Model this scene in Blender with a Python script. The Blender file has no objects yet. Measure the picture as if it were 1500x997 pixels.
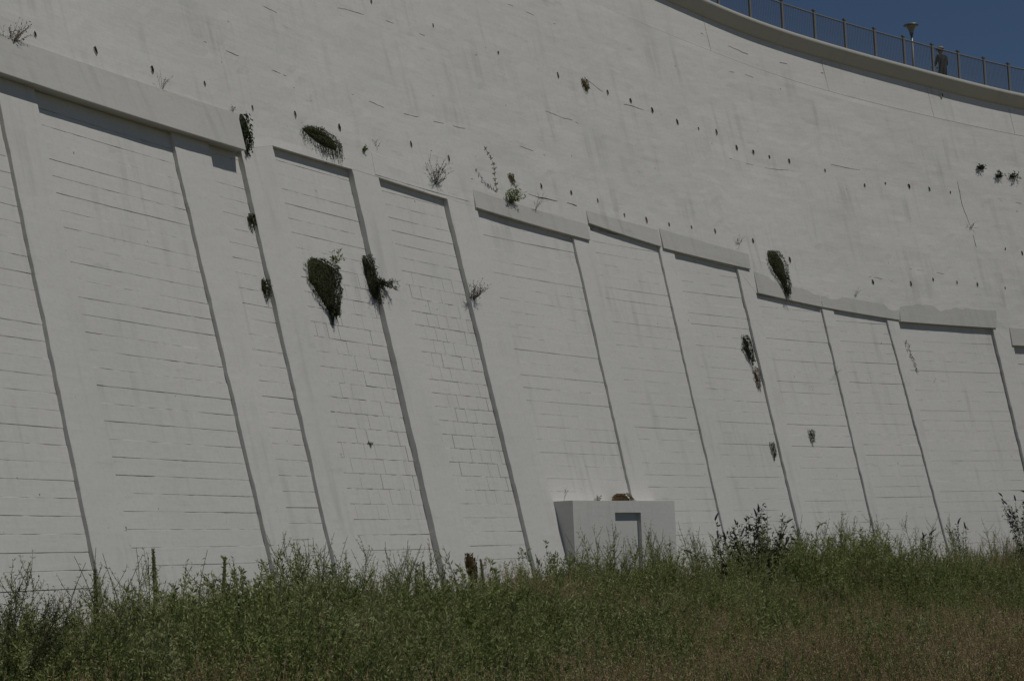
import bpy, bmesh, math, random
import numpy as np
from mathutils import Vector, Matrix
random.seed(7)
rng = np.random.default_rng(11)
scene = bpy.context.scene
COL = scene.collection
R = math.radians

# ------------------------------------------------------------------ camera
EYE = 2.6
cam_data = bpy.data.cameras.new('camera')
cam_data.lens = 70.2; cam_data.sensor_width = 36.0
cam_data.clip_start = 0.1; cam_data.clip_end = 4000
cam = bpy.data.objects.new('camera', cam_data); COL.objects.link(cam)
PITCH, ROLL = 0.11082, -0.04068
_f = Vector((0, math.cos(PITCH), math.sin(PITCH))); _u = Vector((0, -math.sin(PITCH), math.cos(PITCH))); _r = Vector((1, 0, 0))
_R = math.cos(ROLL) * _r + math.sin(ROLL) * _u; _U = -math.sin(ROLL) * _r + math.cos(ROLL) * _u
cam.matrix_world = Matrix(((_R.x, _U.x, -_f.x, 0), (_R.y, _U.y, -_f.y, 0), (_R.z, _U.z, -_f.z, EYE), (0, 0, 0, 1)))
scene.camera = cam

# ------------------------------------------------------------------ sky, sun, exposure
SUN_EL = R(62.0); SUN_TH = 0.36
sun_dir = Vector((math.cos(SUN_TH) * math.cos(SUN_EL), -math.sin(SUN_TH) * math.cos(SUN_EL), math.sin(SUN_EL)))
world = bpy.data.worlds.new('World'); scene.world = world; world.use_nodes = True
wn = world.node_tree.nodes; wl = world.node_tree.links
bg = wn['Background']
sky = wn.new('ShaderNodeTexSky'); sky.sky_type = 'NISHITA'; sky.sun_disc = False
sky.sun_elevation = SUN_EL; sky.sun_rotation = math.atan2(sun_dir.x, sun_dir.y)
sky.altitude = 3000; sky.air_density = 1.0; sky.dust_density = 0.0; sky.ozone_density = 4.0
wl.new(sky.outputs[0], bg.inputs[0]); bg.inputs[1].default_value = 0.054
sun_data = bpy.data.lights.new('sun', 'SUN'); sun_data.energy = 3.0; sun_data.angle = R(0.53); sun_data.color = (1.0, 0.965, 0.90)
sun = bpy.data.objects.new('sun', sun_data); COL.objects.link(sun)
sun.rotation_euler = sun_dir.to_track_quat('Z', 'Y').to_euler()
scene.view_settings.view_transform = 'Standard'; scene.view_settings.look = 'None'
scene.view_settings.gamma = 1.0; scene.view_settings.exposure = -0.93; scene.view_settings.use_curve_mapping = False
scene.cycles.max_bounces = 4; scene.cycles.diffuse_bounces = 3; scene.cycles.glossy_bounces = 1; scene.cycles.transmission_bounces = 2

# ------------------------------------------------------------------ materials
def new_mat(name):
    m = bpy.data.materials.new(name); m.use_nodes = True
    nt = m.node_tree; b = nt.nodes['Principled BSDF']; b.inputs['Specular IOR Level'].default_value = 0.2
    return m, nt, b
def N(nt, t, **kw):
    n = nt.nodes.new(t)
    for k, v in kw.items():
        if k in n.inputs: n.inputs[k].default_value = v
        else: setattr(n, k, v)
    return n
def ramp(nt, src, stops):
    r = nt.nodes.new('ShaderNodeValToRGB'); e = r.color_ramp.elements
    while len(e) < len(stops): e.new(0.5)
    for i, (p, c) in enumerate(stops):
        e[i].position = p; e[i].color = (*c, 1) if len(c) == 3 else c
    nt.links.new(src, r.inputs[0]); return r
def mixc(nt, fac, a, b, mode='MIX'):
    m = nt.nodes.new('ShaderNodeMix'); m.data_type = 'RGBA'; m.blend_type = mode
    for sock, v in ((m.inputs[0], fac), (m.inputs[6], a), (m.inputs[7], b)):
        if hasattr(v, 'is_linked') or hasattr(v, 'links'): nt.links.new(v, sock)
        else: sock.default_value = v
    return m.outputs[2]
def uvmap(nt, sx, sy, off=(0, 0, 0)):
    t = nt.nodes.new('ShaderNodeTexCoord'); mp = nt.nodes.new('ShaderNodeMapping')
    mp.inputs['Scale'].default_value = (sx, sy, 1); mp.inputs['Location'].default_value = off
    nt.links.new(t.outputs['UV'], mp.inputs[0]); return mp.outputs[0]
def noise(nt, vec, scale, detail=4, rough=0.55, dist=0.0):
    n = N(nt, 'ShaderNodeTexNoise', Scale=scale, Detail=detail, Roughness=rough, Distortion=dist)
    nt.links.new(vec, n.inputs['Vector']); return n.outputs[0]

def wall_paint(name, base, trowel=1.0, dirt=1.0):
    """White masonry paint over concrete; UV is metres along the wall / height."""
    m, nt, b = new_mat(name)
    big = noise(nt, uvmap(nt, 1, 1), 0.22, 3)
    col = mixc(nt, ramp(nt, big, [(0.32, (0, 0, 0)), (0.7, (1, 1, 1))]).outputs[0],
               (base[0] * .93, base[1] * .935, base[2] * .93, 1), (*base, 1))
    st = noise(nt, uvmap(nt, 2.6, 0.22, (3, 1, 0)), 1.0, 3, .6)        # rain streaks
    sm = noise(nt, uvmap(nt, 1, 1, (9, 4, 0)), 0.45, 2)
    mm = N(nt, 'ShaderNodeMath', operation='MULTIPLY')
    nt.links.new(ramp(nt, st, [(0.5, (0, 0, 0)), (0.74, (1, 1, 1))]).outputs[0], mm.inputs[0])
    nt.links.new(ramp(nt, sm, [(0.42, (0, 0, 0)), (0.66, (1, 1, 1))]).outputs[0], mm.inputs[1])
    m2 = N(nt, 'ShaderNodeMath', operation='MULTIPLY'); nt.links.new(mm.outputs[0], m2.inputs[0]); m2.inputs[1].default_value = 0.34 * dirt
    col = mixc(nt, m2.outputs[0], col, (0.24, 0.24, 0.215, 1))
    # smudges stretched along the courses, with a broken edge
    sg = noise(nt, uvmap(nt, 0.35, 1.5, (1, 7, 0)), 1.0, 5, .72)
    m3 = N(nt, 'ShaderNodeMath', operation='MULTIPLY'); m3.inputs[1].default_value = 0.32 * dirt
    nt.links.new(ramp(nt, sg, [(0.62, (0, 0, 0)), (0.76, (1, 1, 1))]).outputs[0], m3.inputs[0])
    col = mixc(nt, m3.outputs[0], col, (0.21, 0.21, 0.19, 1))
    # fine mottling and specks
    fn = noise(nt, uvmap(nt, 1, 1), 9.0, 3, .7)
    m4 = N(nt, 'ShaderNodeMath', operation='MULTIPLY'); m4.inputs[1].default_value = 0.32
    nt.links.new(ramp(nt, fn, [(0.45, (0, 0, 0)), (0.75, (1, 1, 1))]).outputs[0], m4.inputs[0])
    col = mixc(nt, m4.outputs[0], col, (base[0] * .72, base[1] * .72, base[2] * .69, 1))
    sp = noise(nt, uvmap(nt, 1, .8, (5, 2, 0)), 5.5, 3, .5)
    m5 = N(nt, 'ShaderNodeMath', operation='MULTIPLY'); m5.inputs[1].default_value = 0.75 * dirt
    nt.links.new(ramp(nt, sp, [(0.735, (0, 0, 0)), (0.765, (1, 1, 1))]).outputs[0], m5.inputs[0])
    col = mixc(nt, m5.outputs[0], col, (0.10, 0.10, 0.085, 1))
    nt.links.new(col, b.inputs['Base Color']); b.inputs['Roughness'].default_value = 0.8
    # relief: trowelled render, drawn out along the wall, plus grit
    t1 = noise(nt, uvmap(nt, 0.6, 3.2), 1.0, 4, .64); t2 = noise(nt, uvmap(nt, 1, 1), 26.0, 1, .6); t3 = noise(nt, uvmap(nt, 2.2, 0.9), 1.0, 2, .5)
    ad = N(nt, 'ShaderNodeMath', operation='MULTIPLY_ADD'); nt.links.new(t2, ad.inputs[0]); ad.inputs[1].default_value = 0.10
    nt.links.new(t1, ad.inputs[2])
    ad2 = N(nt, 'ShaderNodeMath', operation='MULTIPLY_ADD'); nt.links.new(t3, ad2.inputs[0]); ad2.inputs[1].default_value = 0.8; nt.links.new(ad.outputs[0], ad2.inputs[2])
    bp = N(nt, 'ShaderNodeBump', Strength=0.55, Distance=0.05 * trowel); nt.links.new(ad2.outputs[0], bp.inputs['Height'])
    nt.links.new(bp.outputs[0], b.inputs['Normal'])
    return m
BASE = (0.71, 0.695, 0.655)
M_RENDER = wall_paint('white_painted_render', BASE, .5, 1.25)
M_CONC = wall_paint('white_painted_concrete', BASE, 0.25, 0.95)
M_BLOCK = wall_paint('white_painted_block', BASE, 0.3, 1.0)
M_BEAM = wall_paint('shade_toned_beam_paint', (0.54, 0.53, 0.49), 0.4, 1.5)  # base darkened to stand in for weaker sun on upright faces
M_COPE = wall_paint('coping_paint', (0.50, 0.485, 0.43), 0.3, 0.8)

def plain(name, col, rough=0.7, metal=0.0, var=0.25, scale=12):
    m, nt, b = new_mat(name)
    t = nt.nodes.new('ShaderNodeTexCoord'); n = noise(nt, t.outputs['Object'], scale, 4)
    c = mixc(nt, n, tuple(x * (1 - var) for x in col) + (1,), tuple(min(1, x * (1 + var)) for x in col) + (1,))
    nt.links.new(c, b.inputs['Base Color']); b.inputs['Roughness'].default_value = rough; b.inputs['Metallic'].default_value = metal
    return m
M_CRACK = plain('crack_dirt', (0.055, 0.054, 0.045), .95)
M_HAIR_CRACK = plain('hairline_crack', (0.22, 0.215, 0.19), .95)
M_HOLE = plain('weep_hole_shade', (0.018, 0.018, 0.014), .95)
M_MORTAR, nt, b = new_mat('joint_mortar')
_n = noise(nt, uvmap(nt, .9, 1.7), 1.0, 4, .6)
nt.links.new(ramp(nt, _n, [(.43, (.60, .59, .55)), (.54, (.30, .295, .27)), (.66, (.05, .05, .042))]).outputs[0], b.inputs['Base Color']); b.inputs['Roughness'].default_value = .9
M_RAIL = plain('railing_paint', (0.235, 0.235, 0.22), .5)
M_LAMP = plain('lamp_galvanised', (0.33, 0.33, 0.30), .42, .6)
M_LAMPG = plain('lamp_bowl', (0.36, 0.34, 0.24), .3)
M_PAVE = plain('promenade_asphalt', (0.10, 0.10, 0.095), .9, 0, .3, 3)

def leaf_mat(name, cols, transl=0.3, rough=.6):
    m, nt, b = new_mat(name)
    oi = nt.nodes.new('ShaderNodeObjectInfo'); g = nt.nodes.new('ShaderNodeNewGeometry')
    ad = N(nt, 'ShaderNodeMath', operation='MULTIPLY_ADD'); nt.links.new(g.outputs['Random Per Island'], ad.inputs[0]); ad.inputs[1].default_value = .55
    s2 = N(nt, 'ShaderNodeMath', operation='MULTIPLY'); nt.links.new(oi.outputs['Random'], s2.inputs[0]); s2.inputs[1].default_value = .45
    nt.links.new(s2.outputs[0], ad.inputs[2])
    k = len(cols)
    r = ramp(nt, ad.outputs[0], [(i / (k - 1) * .8 + .1, c) for i, c in enumerate(cols)])
    nt.links.new(r.outputs[0], b.inputs['Base Color']); b.inputs['Roughness'].default_value = rough
    tr = nt.nodes.new('ShaderNodeBsdfTranslucent'); nt.links.new(r.outputs[0], tr.inputs[0])
    mx = nt.nodes.new('ShaderNodeMixShader'); mx.inputs[0].default_value = transl
    out = nt.nodes['Material Output']
    nt.links.new(b.outputs[0], mx.inputs[1]); nt.links.new(tr.outputs[0], mx.inputs[2]); nt.links.new(mx.outputs[0], out.inputs[0])
    return m
L_WEED = leaf_mat('weed_leaf', [(.11, .15, .046), (.20, .25, .080), (.29, .33, .115), (.39, .41, .155)])
L_PALE = leaf_mat('pale_weed_leaf', [(.23, .26, .11), (.33, .355, .16), (.42, .43, .21)])
L_DARK = leaf_mat('dark_shrub_leaf', [(.028, .040, .016), (.045, .058, .024), (.065, .075, .034)])
L_MOSS = leaf_mat('wall_moss', [(.022, .026, .010), (.045, .050, .020), (.085, .09, .036)], .15)
L_BROWN = leaf_mat('brown_leaf', [(.085, .055, .024), (.14, .095, .042), (.19, .14, .065)])
L_RUST = leaf_mat('russet_leaf', [(.14, .085, .035), (.19, .14, .05), (.17, .18, .065)])
L_OCHRE = leaf_mat('ochre_leaf', [(.13, .10, .03), (.20, .15, .05), (.12, .12, .04)])
L_STRAW = leaf_mat('straw', [(.32, .235, .12), (.46, .35, .19), (.58, .47, .29)], .2)
L_STEM = leaf_mat('green_stem', [(.07, .085, .03), (.11, .12, .05), (.15, .15, .07)], .05)
L_TWIG = leaf_mat('dry_twig', [(.07, .06, .045), (.12, .105, .08), (.16, .14, .10)], .0)
L_YEL = leaf_mat('yellow_flower', [(.35, .26, .03), (.45, .34, .05)], .2)
L_PURP = leaf_mat('dark_purple_bloom', [(.05, .035, .06), (.08, .055, .09)], .1)

# ------------------------------------------------------------------ wall geometry helpers
KN = [-31.0, 0.0, 18.6, 37.2, 55.8, 80.6, 108.5]
TH = [0.3723, 0.3723, 0.4899, 0.7543, 1.1178, 1.1799, 1.1799]
BAT = 0.2258
_S = np.arange(-46.5, 140, 0.125); _T = np.interp(_S, KN, TH)
_C = np.cumsum(np.stack([np.sin(_T), np.cos(_T)], -1) * 0.125, 0); _C -= _C[np.argmin(abs(_S))]; _C += np.array([-8.8445, 34.1])
def WP(s, z, d=0.0):
    """Point on the battered, curved wall: s metres along it, z height, d metres out of its face."""
    s = np.asarray(s, float); z = np.asarray(z, float)
    t = np.interp(s, _S, _T); x = np.interp(s, _S, _C[:, 0]); y = np.interp(s, _S, _C[:, 1])
    o = d - BAT * (z - EYE)
    return np.stack([x + np.cos(t) * o, y - np.sin(t) * o, z + 0 * x], -1)
def wn_at(s):
    t = float(np.interp(s, _S, _T)); return Vector((math.cos(t), -math.sin(t), 0))
def wt_at(s):
    t = float(np.interp(s, _S, _T)); return Vector((math.sin(t), math.cos(t), 0))

def put(name, verts, faces, mat, parent=None, uv=None, smooth=False, mats=None, midx=None):
    me = bpy.data.meshes.new(name)
    me.from_pydata([tuple(v) for v in verts], [], faces)
    for mm in (mats or [mat]): me.materials.append(mm)
    if midx is not None: me.polygons.foreach_set('material_index', midx)
    if uv is not None:
        ul = me.uv_layers.new(name='UVMap'); li = np.empty(len(me.loops), int); me.loops.foreach_get('vertex_index', li)
        ul.data.foreach_set('uv', np.asarray(uv, np.float32)[li].ravel())
    if smooth: me.polygons.foreach_set('use_smooth', [True] * len(me.polygons))
    me.update()
    o = bpy.data.objects.new(name, me); COL.objects.link(o)
    if parent: o.parent = parent; o.matrix_parent_inverse = parent.matrix_world.inverted()
    return o
def empty(name, loc, label, cat, group=None):
    o = bpy.data.objects.new(name, None); COL.objects.link(o); o.location = loc
    o.matrix_world = Matrix.Translation(loc)
    o['label'] = label; o['category'] = cat
    if group: o['group'] = group
    return o

_vn = rng.random((64, 64))
def vnoise(x, y):
    x = np.asarray(x, float); y = np.asarray(y, float)
    xi = np.floor(x).astype(int); yi = np.floor(y).astype(int); fx = x - xi; fy = y - yi
    fx = fx * fx * (3 - 2 * fx); fy = fy * fy * (3 - 2 * fy)
    g = lambda a, b: _vn[a % 64, b % 64]
    return (g(xi, yi) * (1 - fx) + g(xi + 1, yi) * fx) * (1 - fy) + (g(xi, yi + 1) * (1 - fx) + g(xi + 1, yi + 1) * fx) * fy - 0.5

def slab_data(c, df, db, ns, nz, bevel=0.0, rough=0.0, edge=0.0, seed=0.0, zjit=0.0):
    """Closed-fronted slab on the wall. c: (s,z) of BL, BR, TR, TL; df: face offset at bottom/top (or callable of s,z); db: back offset."""
    (s0, z0), (s1, z1), (s2, z2), (s3, z3) = c
    u = np.linspace(0, 1, ns + 1); v = np.linspace(0, 1, nz + 1)
    if bevel:
        w = max(.05, ((s1 - s0) + (s2 - s3)) / 2); h = max(.05, ((z3 - z0) + (z2 - z1)) / 2)
        bu = min(.3, bevel / w); bv = min(.3, bevel / h)
        u = np.concatenate([[0], np.linspace(bu, 1 - bu, ns + 1), [1]]); v = np.concatenate([[0], np.linspace(bv, 1 - bv, nz + 1), [1]])
    U, V = np.meshgrid(u, v)
    S = (s0 * (1 - U) + s1 * U) * (1 - V) + (s3 * (1 - U) + s2 * U) * V
    Z = (z0 * (1 - U) + z1 * U) * (1 - V) + (z3 * (1 - U) + z2 * U) * V
    if callable(df): D = df(S, Z)
    else: D = df[0] * (1 - V) + df[1] * V
    if rough: D = D + rough * (vnoise(S * .7 + seed, Z * .7) * 1.2 + vnoise(S * 2.3 + seed, Z * 2.3 + 9) * .7 + vnoise(S * 6 + seed, Z * 6) * .35)
    if edge:
        e = edge * (vnoise(Z * 3.1 + seed, S * .1 + 3) + .8 * vnoise(Z * 9.7 + seed, 5 + 0 * S)); S = S + e * ((U < .001) | (U > .999))
    if zjit:
        Z = Z + zjit * ((V < .001) * (vnoise(S * 3.3 + seed, Z * 0 + seed * 1.7) + .6 * vnoise(S * 11 + seed, Z * 0 + 2)) + (V > .999) * (vnoise(S * 3.3 + seed + 9, Z * 0 + seed) + .6 * vnoise(S * 11 + seed, Z * 0 + 7)))
    if bevel:
        rim = (U < 1e-6) | (U > 1 - 1e-6) | (V < 1e-6) | (V > 1 - 1e-6); D = D - bevel * .7 * rim
    nu, nv = len(u), len(v)
    P = WP(S, Z, D).reshape(-1, 3); uv = np.stack([S, Z], -1).reshape(-1, 2)
    idx = np.arange(nu * nv).reshape(nv, nu); F = []
    F += np.stack([idx[:-1, :-1], idx[:-1, 1:], idx[1:, 1:], idx[1:, :-1]], -1).reshape(-1, 4).tolist()
    ring = list(idx[0, :]) + list(idx[1:, -1]) + list(idx[-1, -2::-1]) + list(idx[-2:0:-1, 0])
    n0 = nu * nv; rs = S.ravel()[ring]; rz = Z.ravel()[ring]
    B = WP(rs, rz, db); uvb = np.stack([rs + .3, rz + .1], -1)
    k = len(ring)
    for i in range(k):
        j = (i + 1) % k; F.append([int(ring[j]), int(ring[i]), n0 + i, n0 + j])
    F.append([n0 + i for i in range(k)][::-1])
    return np.concatenate([P, B]), F, np.concatenate([uv, uvb])
def slab(name, c, df, db, mat, parent, ns=1, nz=1, **kw):
    v, f, uv = slab_data(c, df, db, ns, nz, **kw)
    return put(name, v, f, mat, parent, uv)

# ------------------------------------------------------------------ ground
def bank(s_, dist):  # height of the earth bank against the wall foot
    return (1.05 + 0.010 * np.clip(s_, 0, 60)) * np.clip(1 - dist / 9.0, 0, 1) ** 1.2
_foot = WP(np.arange(-14, 80, .5), 0.6 + 0 * np.arange(-14, 80, .5)); _foots = np.arange(-14, 80, .5)
def gz(x, y):
    x = np.asarray(x, float); y = np.asarray(y, float); sh = x.shape; q = np.stack([x.ravel(), y.ravel()], -1)
    out = np.empty(len(q)); 
    for i in range(0, len(q), 4000):
        b = q[i:i + 4000]; dd = np.hypot(b[:, None, 0] - _foot[None, :, 0], b[:, None, 1] - _foot[None, :, 1])
        j = dd.argmin(1); out[i:i + 4000] = bank(_foots[j], dd[np.arange(len(b)), j])
    r = np.hypot(q[:, 0], q[:, 1])
    out += 0.9 * np.clip(1 - r / 16, 0, 1) ** .8 + .12 * vnoise(q[:, 0] * .25, q[:, 1] * .25) + .1 * vnoise(q[:, 0] * .08 + 4, q[:, 1] * .08)
    return out.reshape(sh)
gx = np.concatenate([[-1500, -500, -180, -90], np.arange(-60, 80, 1.25), [110, 200, 500, 1500]])
gy = np.concatenate([[-1500, -500, -150, -60], np.arange(-20, 96, 1.25), [130, 220, 500, 1800]])
GX, GY = np.meshgrid(gx, gy); GZ = gz(GX, GY)
gi = np.arange(GX.size).reshape(GX.shape)
m, nt, b = new_mat('field_soil')
t = nt.nodes.new('ShaderNodeTexCoord')
b1 = noise(nt, t.outputs['Object'], .35, 5); b2 = noise(nt, t.outputs['Object'], 14, 5, .7)
c1 = mixc(nt, ramp(nt, b1, [(.4, (0, 0, 0)), (.6, (1, 1, 1))]).outputs[0], (.22, .18, .10, 1), (.17, .15, .075, 1))
nt.links.new(mixc(nt, b2, c1, (.27, .22, .13, 1)), b.inputs['Base Color']); b.inputs['Roughness'].default_value = .95
g = put('ground', np.stack([GX, GY, GZ], -1).reshape(-1, 3), np.stack([gi[:-1, :-1], gi[:-1, 1:], gi[1:, 1:], gi[1:, :-1]], -1).reshape(-1, 4).tolist(), m, smooth=True)
g['kind'] = 'structure'

# ------------------------------------------------------------------ the retaining wall
wall = empty('retaining_wall', Vector(WP(20, 0.0, -.3)), 'tall curved white painted retaining wall with leaning piers and block panels', 'wall')
# panel corners (front arris): left/right position along the wall at top, at foot; height of the head at left/right; recess depth top/foot
#        sLt    sRt    sLb    sRb    zL     zR    rec_t rec_b course phase
PAN = [(-1.6, 2.96, -1.6, 2.96, 12.45, 12.45, 0.090, 0.099, .330, 3.45),
       (4.22, 9.01, 4.22, 9.33, 12.45, 12.45, 0.096, 0.104, .352, 3.18),
       (10.45, 11.78, 10.22, 11.84, 12.45, 12.45, 0.132, 0.087, .356, 3.30),
       (13.27, 16.87, 13.05, 16.77, 12.81, 12.81, 0.162, 0.174, .365, 3.755),
       (18.13, 21.46, 18.45, 21.49, 12.80, 12.70, 0.150, 0.128, .362, 3.80),
       (22.92, 27.83, 23.45, 27.50, 12.66, 12.37, 0.090, 0.081, .368, 3.79),
       (28.85, 32.46, 28.50, 32.15, 12.93, 12.59, 0.078, 0.070, .366, 3.60),
       (33.23, 36.58, 33.06, 36.45, 12.48, 12.22, 0.090, 0.093, .360, 3.60),
       (37.31, 40.76, 37.10, 40.62, 11.40, 11.13, 0.072, 0.070, .372, 3.50),
       (41.36, 44.15, 41.04, 44.55, 11.07, 10.86, 0.072, 0.075, .372, 3.60),
       (44.75, 49.63, 44.69, 49.60, 10.81, 10.74, 0.120, 0.116, .372, 3.40),
       (50.47, 54.40, 50.80, 54.40, 10.08, 10.00, 0.150, 0.116, .372, 3.40)]
ZB = 0.2
# piers between the panels
def pier_line(i, side):
    p = PAN[i]; return (p[1], p[3], p[5]) if side == 'R' else (p[0], p[2], p[4])
piers = [((-12.0, -12.0, 12.45), pier_line(0, 'L'))] + [(pier_line(i, 'R'), pier_line(i + 1, 'L')) for i in range(len(PAN) - 1)] + [(pier_line(len(PAN) - 1, 'R'), (70.0, 70.0, 10.0))]
for k, (a, c) in enumerate(piers):
    zt_l, zt_r = a[2], c[2]
    slab('pier', [(a[1], ZB), (c[1], ZB), (c[0], zt_r), (a[0], zt_l)], (0.0, 0.0), -.55, M_CONC, wall, ns=3, nz=60, bevel=.012, rough=.012, edge=.022, seed=k * 3.7)

# upper rendered face, from the heads of the panels up to the band under the coping
zb_s = [-40, -3.2]; zb_z = [12.45, 12.45]
for p in PAN: zb_s += [p[0], p[1]]; zb_z += [p[4], p[5]]
zb_s += [57.0, 57.01, 95]; zb_z += [10.0, 10.0, 10.0]
JS = [-40, 30, 35.19, 38.33, 41.15, 44.12, 47.56, 53.5, 95]; JZ = [27.0, 21.28, 20.72, 20.38, 20.02, 19.73, 19.44, 18.86, 14.9]       # joint line
CS = [-40, 30, 36.43, 38.25, 40.82, 44.16, 46.73, 49.28, 51.51, 53.84, 95]; CZ = [28.3, 22.62, 21.98, 21.70, 21.36, 21.07, 20.84, 20.58, 20.30, 20.03, 16.1]  # coping foot
def smooth_interp(s, xs, zs):
    f = lambda q: np.interp(q, xs, zs)
    return sum(f(s + o) for o in (-1.6, -.8, 0, .8, 1.6)) / 5
zj = lambda s: smooth_interp(np.asarray(s, float), JS, JZ)
zc = lambda s: smooth_interp(np.asarray(s, float), CS, CZ)
zb = lambda s: np.interp(s, zb_s, zb_z)
def upper_d(S, Z, rough=.030, seed=2.0):
    return rough * (1.6 * vnoise(S * .35 + seed, Z * .45) + vnoise(S * 1.1 + seed, Z * 1.6 + 5) * .9 + vnoise(S * 3 + seed, Z * 4) * .45 + vnoise(S * 7, Z * 9 + seed) * .22)
def sheet(name, ss, lo, hi, nz, doff, db, mat, rough, seed):
    ss = np.asarray(ss); v = np.linspace(0, 1, nz + 1)
    S, V = np.meshgrid(ss, v); Z = lo(S) * (1 - V) + hi(S) * V
    D = doff + upper_d(S, Z, rough, seed)
    D = np.where((V < .02) | (V > .98), doff, D)
    nu, nv = len(ss), nz + 1
    P = WP(S, Z, D).reshape(-1, 3); uv = np.stack([S, Z], -1).reshape(-1, 2); idx = np.arange(nu * nv).reshape(nv, nu)
    F = np.stack([idx[:-1, :-1], idx[:-1, 1:], idx[1:, 1:], idx[1:, :-1]], -1).reshape(-1, 4).tolist()
    ring = list(idx[0, :]) + list(idx[1:, -1]) + list(idx[-1, -2::-1]) + list(idx[-2:0:-1, 0]); n0 = nu * nv
    B = WP(S.ravel()[ring], Z.ravel()[ring], db); uvb = uv[ring] + .1; k = len(ring)
    F += [[int(ring[(i + 1) % k]), int(ring[i]), n0 + i, n0 + (i + 1) % k] for i in range(k)]
    return put(name, np.concatenate([P, B]), F, mat, wall, np.concatenate([uv, uvb]), smooth=False)
knots = sorted(set([s for s in zb_s if -12 <= s <= 70] + list(np.round(np.arange(-12, 70.01, .3), 2))))
sheet('upper_face', knots, zb, lambda s: zj(s) - .02, 44, 0.0, -.55, M_RENDER, .030, 2.0)
# band under the coping, cast in lengths
vjs = [-12, -6, 0, 6.2, 12.4, 18.6, 25.2, 31.8, 38.15, 44.06, 49.29, 53.22, 57.4, 62, 66, 70]
for a, c in zip(vjs[:-1], vjs[1:]):
    sheet('band_length', np.linspace(a + .008, c - .008, 14), lambda s: zj(s) + .02, lambda s: zc(s) - .002, 6, -.045, -.55, M_RENDER, .012, a)

# blockwork: mortar bed, then each course (or block, where the cross joints can be seen)
def course_edges(p):
    h = p[8]; k0 = math.ceil((1.5 - p[9]) / h); zs = []
    z = p[9] + k0 * h
    top = max(p[4], p[5])
    while z < top + h: zs.append(z); z += h
    return zs
def rec(p, z): return -(p[6] + (p[7] - p[6]) * np.clip((12.5 - z) / 10, 0, 1))
for k, p in enumerate(PAN):
    lerp_s = lambda z, a, c: c + (a - c) * np.clip((z - ZB) / (12.5 - ZB), 0, 1.05)
    sl = lambda z: lerp_s(z, p[0], p[2]); sr = lambda z: lerp_s(z, p[1], p[3])
    def bed_d(S, Z, p=p):
        n = vnoise(S * 1.3 + 7, Z * 2.9) + .6 * vnoise(S * 5 + 2, Z * 6)
        deep = 1.0 if p[0] > 12 and p[0] < 20 else .8
        return rec(p, Z) - .015 - .020 * deep * np.clip(n + .28, 0, 1)
    bed = slab('block_panel', [(sl(ZB) - .1, ZB), (sr(ZB) + .1, ZB), (p[1] + .1, p[5] + .2), (p[0] - .1, p[4] + .2)], bed_d, -.52, M_MORTAR, wall, ns=24, nz=90)
    zs = course_edges(p)
    joined = ([], [], []) if k == len(PAN) - 1 else None
    for r_, (za, zc_) in enumerate(zip(zs[:-1], zs[1:])):
        zm = (za + zc_) / 2
        tl = min(zc_, p[4] + .15); tr_ = min(zc_, p[5] + .15)
        if za > min(p[4], p[5]) + .15: continue
        blocks = (k == 3 and 3.9 < zm < 9.9) or (k == 4 and 4.3 < zm < 10.3)
        a, c = float(sl(zm)) - .08, float(sr(zm)) + .08
        if blocks:
            w = .50; cuts = [a]; x = a + w * (.5 if r_ % 2 else 1.0) + .04
            while x < c - .2: cuts.append(x + random.uniform(-.015, .015)); x += w
            cuts.append(c)
        else: cuts = [a, c]
        for sa, sb in zip(cuts[:-1], cuts[1:]):
            gp = random.choice([.0005, .001, .003, .005, .006]) * (.85 if k in (3, 4) else .40 if k < 3 else .22); gv = random.choice([.0005, .001, .001, .003, .004])
            dj = random.uniform(-.006, .006)
            dfun = lambda S, Z, p=p, dj=dj, q=random.random() * 50: rec(p, Z) + dj + .007 * vnoise(S * 1.4 + q, Z * 2) + .005 * vnoise(S * 5 + q, Z * 5)
            ns = 3 if blocks else max(4, int((sb - sa) / .16)); zq = random.random() * 40
            tz = random.uniform(-.006, .006); bz = random.uniform(-.004, .004)
            cc = [(sa + gv, za + gp + bz), (sb - gv, za + gp - bz), (sb - gv, tr_ - gp + tz), (sa + gv, tl - gp - tz)]
            if joined is not None:
                v_, f_, uv_ = slab_data(cc, dfun, -.4, ns, 1, bevel=.006, zjit=.010, seed=zq); o_ = len(joined[0])
                joined[0].extend(v_.tolist()); joined[2].extend(uv_.tolist()); joined[1].extend([[i + o_ for i in ff] for ff in f_])
            else:
                slab('block' if blocks else 'block_course', cc, dfun, -.4, M_BLOCK, bed, ns=ns, nz=1, bevel=.006 if k < 5 else .0045, zjit=.012, seed=zq)
    if joined is not None:
        o = put('block_courses', joined[0], joined[1], M_BLOCK, bed, joined[2]); o['kind'] = 'stuff'

# heads: upright-faced beams over the leaning wall
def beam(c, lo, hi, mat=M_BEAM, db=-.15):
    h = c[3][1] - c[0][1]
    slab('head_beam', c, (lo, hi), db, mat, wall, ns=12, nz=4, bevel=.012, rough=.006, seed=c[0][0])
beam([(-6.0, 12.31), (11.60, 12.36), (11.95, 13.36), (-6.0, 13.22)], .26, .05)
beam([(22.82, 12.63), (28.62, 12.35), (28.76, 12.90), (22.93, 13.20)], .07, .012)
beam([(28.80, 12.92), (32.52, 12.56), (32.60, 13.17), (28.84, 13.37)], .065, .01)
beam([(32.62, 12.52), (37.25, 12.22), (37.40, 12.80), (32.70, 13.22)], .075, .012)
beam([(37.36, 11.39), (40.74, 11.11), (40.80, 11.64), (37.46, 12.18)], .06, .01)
beam([(40.76, 11.11), (44.78, 10.84), (44.95, 11.40), (40.84, 11.66)], .05, .008)
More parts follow.
